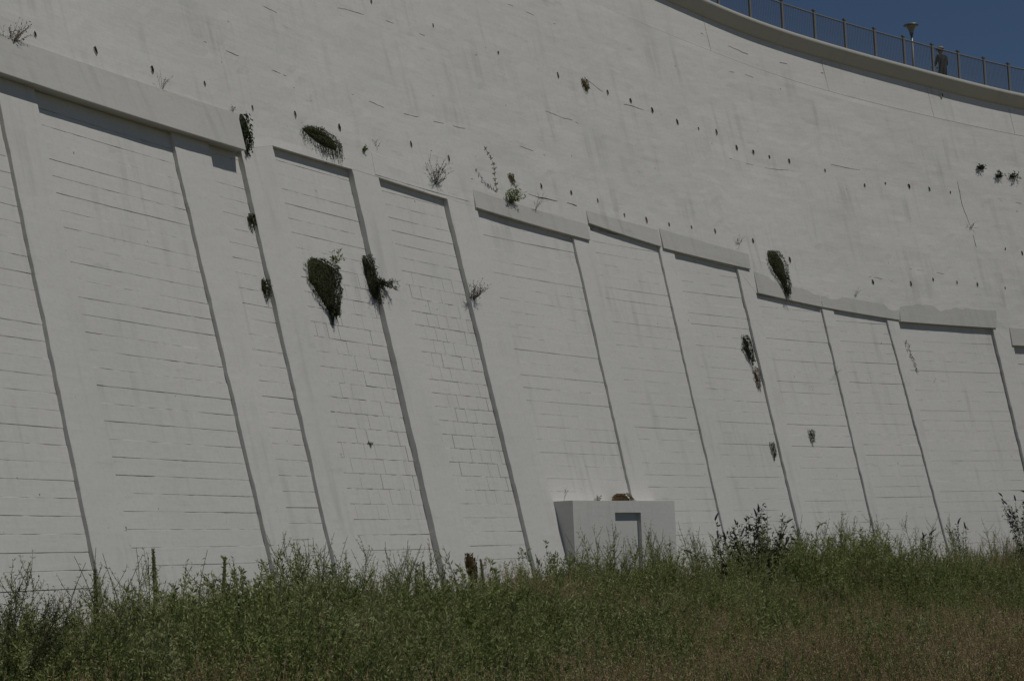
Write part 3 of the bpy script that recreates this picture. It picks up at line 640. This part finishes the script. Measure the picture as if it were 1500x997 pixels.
wall_moss([(38.5, 38.95, 13.02), (38.35, 39.22, 12.86), (38.31, 39.3, 12.57), (38.52, 39.27, 12.2), (38.76, 39.17, 11.84), (38.83, 38.98, 11.46)], .03, 0.22, 'long dark teardrop of moss hanging over the stepped beam', L_MOSS, 1.25, .055, 14, .3)
wall_moss([(36.0, 36.27, 9.86), (35.89, 36.43, 9.66), (35.84, 36.45, 9.43), (35.93, 36.4, 9.2), (36.07, 36.3, 8.96)], -.12, 0.18, 'dark moss cushion high on the panel edge below the moss teardrop', L_MOSS, 1.2, .055, 12, .24)
wall_moss([(36.16, 36.37, 8.78), (36.14, 36.49, 8.57), (36.12, 36.43, 8.34), (36.18, 36.3, 8.1)], -.12, 0.14, 'brown withered moss cushion just below the dark one on the panel edge', L_BROWN, 1.0, .05, 8, .2)
wall_moss([(36.1, 36.3, 6.23), (36.05, 36.35, 6.08), (36.06, 36.33, 5.92), (36.15, 36.22, 5.76)], -.13, .14, 'small dark moss cushion low on the same panel edge', L_MOSS, 1.0, .05, 6, .16)
wall_moss([(38.4, 38.68, 6.7), (38.34, 38.73, 6.56), (38.37, 38.65, 6.4), (38.42, 38.54, 6.28)], -.12, .16, 'small round moss patch alone in the middle of a block panel', L_MOSS, 1.0, .05, 6, .14)
for s, z, t in ((50.93, 17.25, 'left'), (51.84, 16.95, 'middle'), (52.54, 17.0, 'right')):
    wall_sprig(s, z, .0, .34, 11, f'small dark green tuft high on the upper wall, {t} one of three', L_DARK, L_STEM, 9, .09, .6, .4, .7, 'leaf_tuft', group='three tufts high on the right')
wall_sprig(49.72, 14.7, .0, .4, 5, 'thin dark sprig growing out of the vertical crack at right', L_MOSS, L_TWIG, 5, .05, .5, .5, .5)
wall_moss([(44.86, 45.05, 10.1), (44.86, 45.25, 9.95), (44.9, 45.2, 9.7), (45.1, 45.22, 9.3), (45.14, 45.24, 8.95)], -.19, .1, 'pale withered root tuft hanging in the wide right-hand panel', L_TWIG, .5, .06, 8, .4, 'withered_tuft', 'plant')
wall_sprig(40.78, 8.75, -.02, .5, 4, 'bare dry twig on the pier edge between the two stepped panels', L_BROWN, L_TWIG, 2, .03, .8, .2, .6)
wall_moss([(30.32, 30.6, 18.02), (30.28, 30.66, 17.88), (30.38, 30.6, 17.65)], .0, .1, 'ochre tuft in the upper row of weep holes', L_OCHRE, .8, .06, 5, .15, 'moss_tuft')
wall_sprig(42.77, 11.62, .03, .42, 4, 'tiny bare sprig above the stepped beam near the right', L_BROWN, L_TWIG, 3, .035)
wall_sprig(45.9, 8.3, -.19, .5, 2, 'short straight dry twig in the wide right-hand panel', L_BROWN, L_TWIG, 2, .03, .3, .8, .4)
# on the chamber
wall_sprig(23.35, 4.24, .35, .42, 2, 'thin sprig on the left corner of the concrete chamber', L_RUST, L_TWIG, 6, .03, .1, 1, .1)
wall_sprig(25.3, 4.23, .25, .28, 9, 'small grass tuft on top of the concrete chamber', L_BROWN, L_STEM, 5, .05, .1, .7, .8, 'grass_tuft')
wall_moss([(26.6, 27.0, 4.48), (26.3, 27.25, 4.38), (26.2, 27.4, 4.22)], .12, .3, 'dark moss mound on top of the concrete chamber by the pier edge', L_BROWN, 1.0, .05, 0, .1, 'moss_mound')

# --- plants standing in front of the wall
def at_foot(s, d):
    p = WP(s, 2.8, d); return Vector((p[0], p[1], float(gz(p[0], p[1])) - .03))
def mullein(s, d, ztop, label, mat=L_STEM, r=.034):
    b_ = at_foot(s, d); h = ztop - b_.z; P = PB(); q = bend(b_, (random.gauss(0, .02), 0, 1), h * .6, 4, 0, .02); P.stem(q, .018, .016, 5)
    tip = q[-1]; d_ = (q[-1] - q[-2]).normalized(); spike = bend(tip, d_, h * .4, 6, 0, .015)
    sp = PB(); sv, sf = tube(spike, [r * .75, r, r, r * .95, r * .8, r * .6, r * .25], 7)
    for i in range(320):
        a = random.random() * 5.99; c = spike[int(a)].lerp(spike[int(a) + 1], a % 1); o_ = rdir(); o_.z = 0; P.leaf(c + o_ * r * (1 - a / 9), o_ + Vector((0, 0, .8)), .035, .022)
    for i in range(26): 
        a = random.random() ** 1.4 * 3.9; c = q[int(a)].lerp(q[int(a) + 1], a % 1); P.leaf(c, rdir(.3), random.uniform(.14, .30) * (1.2 - a / 5), .09)
    finish_plant(P, 'mullein', label, 'plant', b_, L_STEM, L_PALE, 'mullein spikes', ('flower_spike', sv, sf, mat))
mullein(-.15, 2.0, 2.78, 'mullein spike in front of the leftmost pier edge line')
mullein(1.9, 2.0, 3.10, 'tallest pale green mullein spike in front of the left pier', r=.038)
mullein(4.15, 2.0, 2.93, 'mullein spike in front of the wide left block panel')
mullein(2.55, 3.2, 2.25, 'short dark mullein spike low in the weeds at left', L_DARK)
mullein(12.38, 2.0, 2.70, 'thin mullein spike in front of the panel under the ivy', r=.026)
mullein(15.3, 2.0, 2.72, 'thin mullein spike right beside the brown seed head', r=.026)
# brown seed head
b_ = at_foot(14.69, 2.0); P = PB(); top = 2.85; q = bend(b_, (0, 0, 1), max(.4, top - .68 - b_.z), 4, 0, .02); P.stem(q, .02, .015, 5); V0 = q[-1]
sv, sf = tube([Vector((V0.x - .02 * i, V0.y, V0.z + (top - V0.z) * i / 6)) for i in range(7)], [.04, .08, .11, .12, .105, .075, .02], 10)
for i in range(700):
    k = random.randint(0, 5); rr_ = [.04, .08, .11, .12, .105, .075][k]; o_ = rdir(); o_.z = 0; o_.normalize(); P.leaf(Vector((V0.x - .02 * k, V0.y, V0.z + (top - V0.z) * (k + random.random()) / 6)) + o_ * rr_, o_ * .6 + Vector((0, 0, 1)), .05, .02)
finish_plant(P, 'seed_head', 'tall rust brown dock seed head standing above the weeds', 'plant', b_, L_TWIG, L_BROWN, None, ('seed_spike', sv, sf, L_BROWN))

def shrub(s, d, ztop, width, nst, label, leaf_m=L_DARK, ll=.16, blooms=True, dens=22):
    b_ = at_foot(s, d); h = ztop - b_.z; P = PB(); bl = []; tt = wt_at(s); nn = wn_at(s)
    for i in range(nst):
        lat = random.uniform(-1, 1); dr = Vector((0, 0, 1)) + tt * lat * width / h * .55 + nn * random.gauss(0, .22); L = h * random.uniform(.72, 1.04) * (1 - .12 * abs(lat))
        q = bend(b_ + tt * lat * width * .22 + nn * random.gauss(0, .15), dr, L, 8, .015, .06); P.stem(q, .011, .004)
        for k in range(dens):
            a = random.random() ** .6 * 7.99; c = q[int(a)].lerp(q[int(a) + 1], a % 1); P.leaf(c, rdir(-.15) + tt * random.gauss(0, .4), ll * random.uniform(.5, 1.15), ll * .30)
            if random.random() < .25:
                q2 = bend(c, rdir(.5), .26, 3, .02, .15); P.stem(q2, .004, .002)
                for c2 in q2[1:]: P.leaf(c2, rdir(-.1), ll * .8, ll * .26); P.leaf(c2, rdir(-.1), ll * .7, ll * .24)
        if blooms and random.random() < .55:
            e = bend(q[-1], (q[-1] - q[-2]).normalized() + tt * random.gauss(0, .8) + Vector((0, 0, -.1)), .26, 4, .12, .08); v_, f_ = tube(e, [.020, .03, .028, .02, .006], 6); bl.append((v_, f_))
    root = finish_plant(P, 'butterfly_bush' if blooms else 'broad_leaved_plant', label, 'shrub' if blooms else 'plant', b_, L_TWIG, leaf_m, 'butterfly bushes' if blooms else 'pale broad-leaved plants')
    for v_, f_ in bl: put('bloom', v_, f_, L_PURP, root)
shrub(28.9, 2.9, 3.95, 3.2, 34, 'dark leafy butterfly bush right of the concrete chamber', L_DARK, .17)
shrub(46.4, 2.2, 4.65, 1.7, 24, 'tall dark butterfly bush at the far right foot of the wall', L_DARK, .15)
shrub(43.9, 1.3, 3.70, .5, 4, 'slender butterfly bush spike left of the tall far right bush', L_DARK, .13)
shrub(41.5, 1.3, 3.32, .7, 4, 'small thin butterfly bush sprig between two pier feet at right', L_DARK, .13)
shrub(35.45, 2.2, 3.60, .55, 6, 'pale broad-leaved plant at the foot of the sixth pier', L_PALE, .26, False, 9)
shrub(38.55, 2.2, 3.12, .6, 5, 'small pale broad-leaved plant near the foot of the eighth panel', L_PALE, .24, False, 8)
# feathery plant at the left edge
b_ = at_foot(-6.4, 4.5); P = PB()
for i in range(26):
    q = bend(b_ + Vector((random.gauss(0, .2), random.gauss(0, .2), 0)), Vector((random.uniform(-.5, .85), random.gauss(0, .3), 1)), random.uniform(1.5, 2.35), 9, .035, .05); P.stem(q, .010, .003)
    for k in range(44):
        a = random.random() ** .7 * 8.99; c = q[int(a)].lerp(q[int(a) + 1], a % 1); q2 = bend(c, rdir(.5) + (q[-1] - q[0]).normalized() * .9, random.uniform(.12, .34), 3, .0, .1); P.stem(q2, .0028, .0016)
        for c2 in q2[1:]: P.leaf(c2, rdir(.4), .06, .012); P.leaf(c2, rdir(.4), .06, .012)
finish_plant(P, 'feathery_weed', 'tall feathery dark green weed arching in at the left edge', 'plant', b_, L_STEM, L_DARK)
# yellow flowers beside the chamber
b_ = at_foot(24.2, 2.4); P = PB(); fl = PB()
for i in range(14):
    q = bend(b_ + Vector((random.gauss(0, .2), random.gauss(0, .2), 0)), Vector((random.gauss(0, .15), random.gauss(0, .15), 1)), random.uniform(1.4, 2.0), 6, 0, .04); P.stem(q, .007, .004)
    for k in range(30): a = random.random() * 5.99; P.leaf(q[int(a)].lerp(q[int(a) + 1], a % 1), rdir(.2), .10, .03)
    for k in range(9): fl.leaf(q[-1] + rdir() * .06, rdir(.5), .045, .035)
finish_plant(P, 'yellow_flower', 'yellow flowering weed in front of the concrete chamber doorway', 'plant', b_, L_STEM, L_WEED, None, ('flowers', fl.lf[0], fl.lf[1], L_YEL))
# brown dock stand in the dry grass
def dock(x, y, h, n, label):
    b_ = Vector((x, y, float(gz(x, y)) - .02)); P = PB()
    for i in range(n):
        q = bend(b_ + Vector((random.gauss(0, .22), random.gauss(0, .22), 0)), Vector((random.gauss(0, .14), random.gauss(0, .14), 1)), h * random.uniform(.7, 1.05), 6, 0, .04); P.stem(q, .007, .004)
        for k in range(70): a = 2.5 + random.random() * 3.49; P.leaf(q[int(a)].lerp(q[min(6, int(a) + 1)], a % 1) + rdir() * .02, rdir(.7), .05, .02)
    finish_plant(P, 'dried_dock', label, 'plant', b_, L_BROWN, L_BROWN, 'dried brown docks')
dock(10.1, 41.5, 1.25, 13, 'brown dried dock cluster in the dry grass at lower right')

# --- the weed thicket and the dry grass: uncountable, scattered as stuff
def proto(name, pb_, stem_m, leaf_m, extra=None):
    v = [tuple(x) for x in pb_.st[0]] + [tuple(x) for x in pb_.lf[0]]; o_ = len(pb_.st[0]); f = list(pb_.st[1]) + [[i + o_ for i in q] for q in pb_.lf[1]]
    mi = [0] * len(pb_.st[1]) + [1] * len(pb_.lf[1])
    if extra: o2 = len(v); v += [tuple(x) for x in extra[0]]; f += [[i + o2 for i in q] for q in extra[1]]; mi += [2] * len(extra[1])
    me = bpy.data.meshes.new(name); me.from_pydata(v, [], f)
    for mm in (stem_m, leaf_m) + ((extra[2],) if extra else ()): me.materials.append(mm)
    me.polygons.foreach_set('material_index', mi); me.update()
    return bpy.data.objects.new(name, me)
def weed_tall(seed, h=1.7, lean=.1):
    random.seed(seed); P = PB(); q = bend((0, 0, 0), (random.gauss(0, lean), random.gauss(0, lean), 1), h, 9, 0, .05); P.stem(q, .007, .003)
    for k in range(13):
        a = 2.2 + random.random() * 6.5; c = q[int(a)].lerp(q[min(9, int(a) + 1)], a % 1); L = random.uniform(.22, .55) * (1.25 - a / 12)
        d = rdir(); d.z = random.uniform(.6, 1.3); q2 = bend(c, d, L, 4, -.04, .07); P.stem(q2, .004, .002)
        for c2 in q2[1:]:
            for _ in range(3): P.leaf(c2, rdir(.9), random.uniform(.03, .06), .010)
    for k in range(60):
        a = random.random() * 8.99; c = q[int(a)].lerp(q[int(a) + 1], a % 1); P.leaf(c, rdir(.5), random.uniform(.03, .07), .013)
    for k in range(70):
        a = random.random() * 4.5; c = q[int(a)].lerp(q[int(a) + 1], a % 1); P.leaf(c + rdir() * .12, rdir(.3), random.uniform(.05, .10), .028, .25, 2.0)
    return P
def leaf2(P, p, d, L, w):
    d = d.normalized(); a = d.cross(Vector((random.gauss(0, .8), random.gauss(0, .8), random.gauss(0, .8) + .8))).normalized(); o = len(P.lf[0])
    P.lf[0].extend([p, p + d * L * .5 + a * w * .5, p + d * L, p + d * L * .5 - a * w * .5]); P.lf[1].append([o, o + 1, o + 2, o + 3])
def weed_feather(seed, h=1.5, n=13, spread=.2, ll=.075, lw=.018, nl=52):
    random.seed(seed); P = PB()
    for i in range(n):
        L = h * random.uniform(.5, 1.08); d = Vector((random.gauss(0, spread), random.gauss(0, spread), 1)); q = bend((random.gauss(0, .13), random.gauss(0, .13), 0), d, L, 7, -.01, .06); P.stem(q, .006, .0022)
        for k in range(nl):
            a = (.12 + .88 * random.random() ** .8) * 6.99; c = q[int(a)].lerp(q[int(a) + 1], a % 1); o_ = rdir(); o_.z = 0
            leaf2(P, c, o_ + Vector((0, 0, random.uniform(.1, 1.3))), ll * random.uniform(.5, 1.25), lw * random.uniform(.7, 1.4))
        for k in range(4):
            a = random.uniform(2.5, 6.6); c = q[int(a)].lerp(q[int(a) + 1], a % 1); o_ = rdir(); o_.z = random.uniform(.7, 1.4); q2 = bend(c, o_, random.uniform(.15, .34), 3, -.03, .08); P.stem(q2, .003, .0016)
            for c2 in q2[1:]:
                for _ in range(4): leaf2(P, c2, rdir(.7), ll * random.uniform(.4, .9), lw * .8)
    return P
def weed_bush(seed, h=1.15, r=.38, n=10, ll=.085):
    random.seed(seed); P = PB()
    for i in range(n):
        q = bend((random.gauss(0, .06), random.gauss(0, .06), 0), (random.gauss(0, r), random.gauss(0, r), 1), h * random.uniform(.6, 1.1), 6, .0, .08); P.stem(q, .005, .0025)
        for k in range(46):
            a = random.random() ** .65 * 5.99; c = q[int(a)].lerp(q[int(a) + 1], a % 1); P.leaf(c + rdir() * random.uniform(0, .09), rdir(.25), ll * random.uniform(.5, 1.2), ll * .36, .25, 2.2)
    return P
def grass(seed, h=.75, n=60, r=.28, seedheads=8):
    random.seed(seed); P = PB()
    for i in range(n): P.blade((random.gauss(0, .10), random.gauss(0, .10), 0), (random.gauss(0, r), random.gauss(0, r), 1), h * random.uniform(.45, 1.05), .009, random.uniform(.1, .7))
    for i in range(seedheads):
        q = bend((random.gauss(0, .1), random.gauss(0, .1), 0), (random.gauss(0, .16), random.gauss(0, .16), 1), h * random.uniform(.9, 1.35), 5, .01, .04); P.stem(q, .003, .0018)
        for k in range(14): a = 3.6 + random.random() * 1.39; P.leaf(q[int(a)].lerp(q[min(5, int(a) + 1)], a % 1), rdir(1.0), .035, .010)
    return P
def scatter(name, label, cat, protos, pts, rz, sc, idx, tilt):
    coll = bpy.data.collections.new(name + '_kinds')
    for i, p_ in enumerate(protos): coll.objects.link(p_)
    me = bpy.data.meshes.new(name); me.from_pydata([tuple(x) for x in pts], [], [])
    for an, tp, arr in (('rz', 'FLOAT_VECTOR', np.stack([tilt[:, 0], tilt[:, 1], rz], -1).ravel()), ('sc', 'FLOAT', sc), ('pick', 'INT', idx)):
        at = me.attributes.new(an, tp, 'POINT'); at.data.foreach_set('vector' if tp == 'FLOAT_VECTOR' else 'value', arr)
    ob = bpy.data.objects.new(name, me); COL.objects.link(ob); ob['kind'] = 'stuff'; ob['label'] = label; ob['category'] = cat
    ng = bpy.data.node_groups.new(name, 'GeometryNodeTree'); ng.interface.new_socket('Geometry', in_out='INPUT', socket_type='NodeSocketGeometry'); ng.interface.new_socket('Geometry', in_out='OUTPUT', socket_type='NodeSocketGeometry')
    n = ng.nodes; l = ng.links; gi_ = n.new('NodeGroupInput'); go = n.new('NodeGroupOutput')
    ci = n.new('GeometryNodeCollectionInfo'); ci.inputs['Collection'].default_value = coll; ci.inputs['Separate Children'].default_value = True; ci.inputs['Reset Children'].default_value = True
    ip = n.new('GeometryNodeInstanceOnPoints'); ip.inputs['Pick Instance'].default_value = True
    def attr(nm, tp):
        a = n.new('GeometryNodeInputNamedAttribute'); a.data_type = tp; a.inputs['Name'].default_value = nm; return a.outputs['Attribute']
    l.new(gi_.outputs[0], ip.inputs['Points']); l.new(ci.outputs[0], ip.inputs['Instance']); l.new(attr('pick', 'INT'), ip.inputs['Instance Index'])
    l.new(attr('rz', 'FLOAT_VECTOR'), ip.inputs['Rotation']); l.new(attr('sc', 'FLOAT'), ip.inputs['Scale']); l.new(ip.outputs[0], go.inputs[0])
    md = ob.modifiers.new('scatter', 'NODES'); md.node_group = ng
    return ob
# where things grow
NW = 54000
ang = rng.uniform(R(-21), R(23), NW); rad = np.sqrt(rng.uniform(17 ** 2, 82 ** 2, NW)); X = rad * np.sin(ang); Y = rad * np.cos(ang)
dist = np.empty(NW); sat = np.empty(NW)
for i in range(0, NW, 4000):
    dd = np.hypot(X[i:i + 4000, None] - _foot[None, :, 0], Y[i:i + 4000, None] - _foot[None, :, 1]); j = dd.argmin(1); dist[i:i + 4000] = dd[np.arange(len(j)), j]; sat[i:i + 4000] = _foots[j]
th_ = np.interp(sat, _S, _T); ft = WP(sat, 0.6 + 0 * sat); side = (X - ft[:, 0]) * np.cos(th_) - (Y - ft[:, 1]) * np.sin(th_)
front = side > .25
az = np.degrees(ang)
dry = .72 * np.clip((az - 1.5) / 6, 0, 1) * np.clip((48 - rad + 1.0 * (az - 8)) / 12, 0, 1) + (1.6 * vnoise(X * .24 + 3, Y * .24) + 1.1 * vnoise(X * .6, Y * .6)) * np.clip((54 - rad) / 8, 0, 1)
dry = np.where(az < 1.0, -.5, dry)
isdry = dry + rng.normal(0, .15, NW) > .60
patch = vnoise(X * .22 + 11, Y * .22) + .5 * vnoise(X * .7, Y * .7)
GZ_ = gz(X, Y)
# weeds
keep = front & (~isdry) & (rng.random(NW) < np.where(rad < 48, .40, .32))
ii = np.where(keep)[0]; n = len(ii)
cl = vnoise(X[ii] * .33 + 20, Y[ii] * .33) + .5 * vnoise(X[ii] * .9, Y[ii] * .9 + 30); u = (rng.random(n) * .62 + .19 + .75 * cl) % 1.0; near = dist[ii] < 3.2
idx = np.where(u < .32, 0, np.where(u < .50, 1, np.where(u < .62, 2, np.where(u < .76, 3, np.where(u < .89, 4, np.where(u < .955, 5, 6))))))
tall_ok = rng.random(n) < np.where(near, 1.0, .25)
idx = np.where((idx >= 3) & (idx <= 4) & ~tall_ok, 0, idx); idx = np.where((idx == 6) & (rng.random(n) < .45), 1, idx)
sc = .92 * (.58 + .72 * rng.random(n) ** 1.5) * (1.0 + .75 * patch[ii]) * np.where(near, 1.0, np.clip(.82 + .02 * (8 - dist[ii]), .62, .95)) * (1.0 + .12 * np.exp(-((sat[ii] - 8.0) / 3.0) ** 2) + .05 * np.exp(-((sat[ii] - 33) / 6.0) ** 2) + .06 * np.exp(-((sat[ii] + 1.0) / 4.0) ** 2) - .16 * np.exp(-((sat[ii] - 15.0) / 3.0) ** 2) - .10 * np.exp(-((sat[ii] - 2.0) / 2.5) ** 2))
sc = sc * np.where((idx >= 3) & (idx <= 4) & near, 1.22 + .42 * rng.random(n), 1.0)
sc = np.where((idx == 3) | (idx == 4), np.minimum(sc, 1.45), sc)
protos = [proto('w0_feather', weed_feather(1, 1.5, 11, .27, .085, .022, 58), L_STEM, L_WEED), proto('w1_feather', weed_feather(2, 1.25, 12, .34, .072, .022, 58), L_STEM, L_WEED), proto('w2_feather', weed_feather(3, 1.65, 9, .20, .095, .022, 54), L_STEM, L_PALE),
          proto('w3_tall', weed_tall(4), L_STEM, L_PALE), proto('w4_tall', weed_tall(5, 1.55, .16), L_STEM, L_WEED), proto('w5_bush', weed_bush(6, 1.2, .35, 11, .085), L_STEM, L_WEED), proto('w6_rust', weed_feather(7, 1.15, 9, .26, .08, .022, 46), L_TWIG, L_RUST)]
tl = np.stack([rng.normal(0, .07, n), rng.normal(0, .07, n)], -1)
o = scatter('weed_thicket', 'dense green weeds filling the field in front of the wall', 'weeds', protos, np.stack([X[ii], Y[ii], GZ_[ii] - .03], -1), rng.uniform(0, 6.28, n), sc, idx, tl)
# grasses: straw in the dry patch, a little everywhere else
keep = front & ((isdry & (rng.random(NW) < .85)) | ((~isdry) & (rng.random(NW) < np.where((az > 1) & (rad < 46), .16, .06))))
ii = np.where(keep)[0]; n = len(ii); u = rng.random(n)
idx = np.where(isdry[ii], np.where(u < .34, 0, np.where(u < .72, 1, np.where(u < .86, 2, 3))), np.where(u < .55, 2, 1))
sc = rng.uniform(.7, 1.15, n) * np.where(isdry[ii], .95, 1.15)
protos = [proto('g0_straw', grass(21, .7, 70, .26, 10), L_STRAW, L_STRAW), proto('g1_straw', grass(22, 1.0, 40, .16, 22), L_STRAW, L_STRAW), proto('g2_green', grass(23, .75, 70, .3, 4), L_STEM, L_WEED), proto('g3_brown', grass(24, .6, 60, .35, 6), L_BROWN, L_RUST)]
tl = np.stack([rng.normal(0, .08, n), rng.normal(0, .08, n)], -1)
o = scatter('dry_grass', 'dry straw coloured grass in the lower right of the field', 'grass', protos, np.stack([X[ii], Y[ii], GZ_[ii] - .02], -1), rng.uniform(0, 6.28, n), sc, idx, tl)
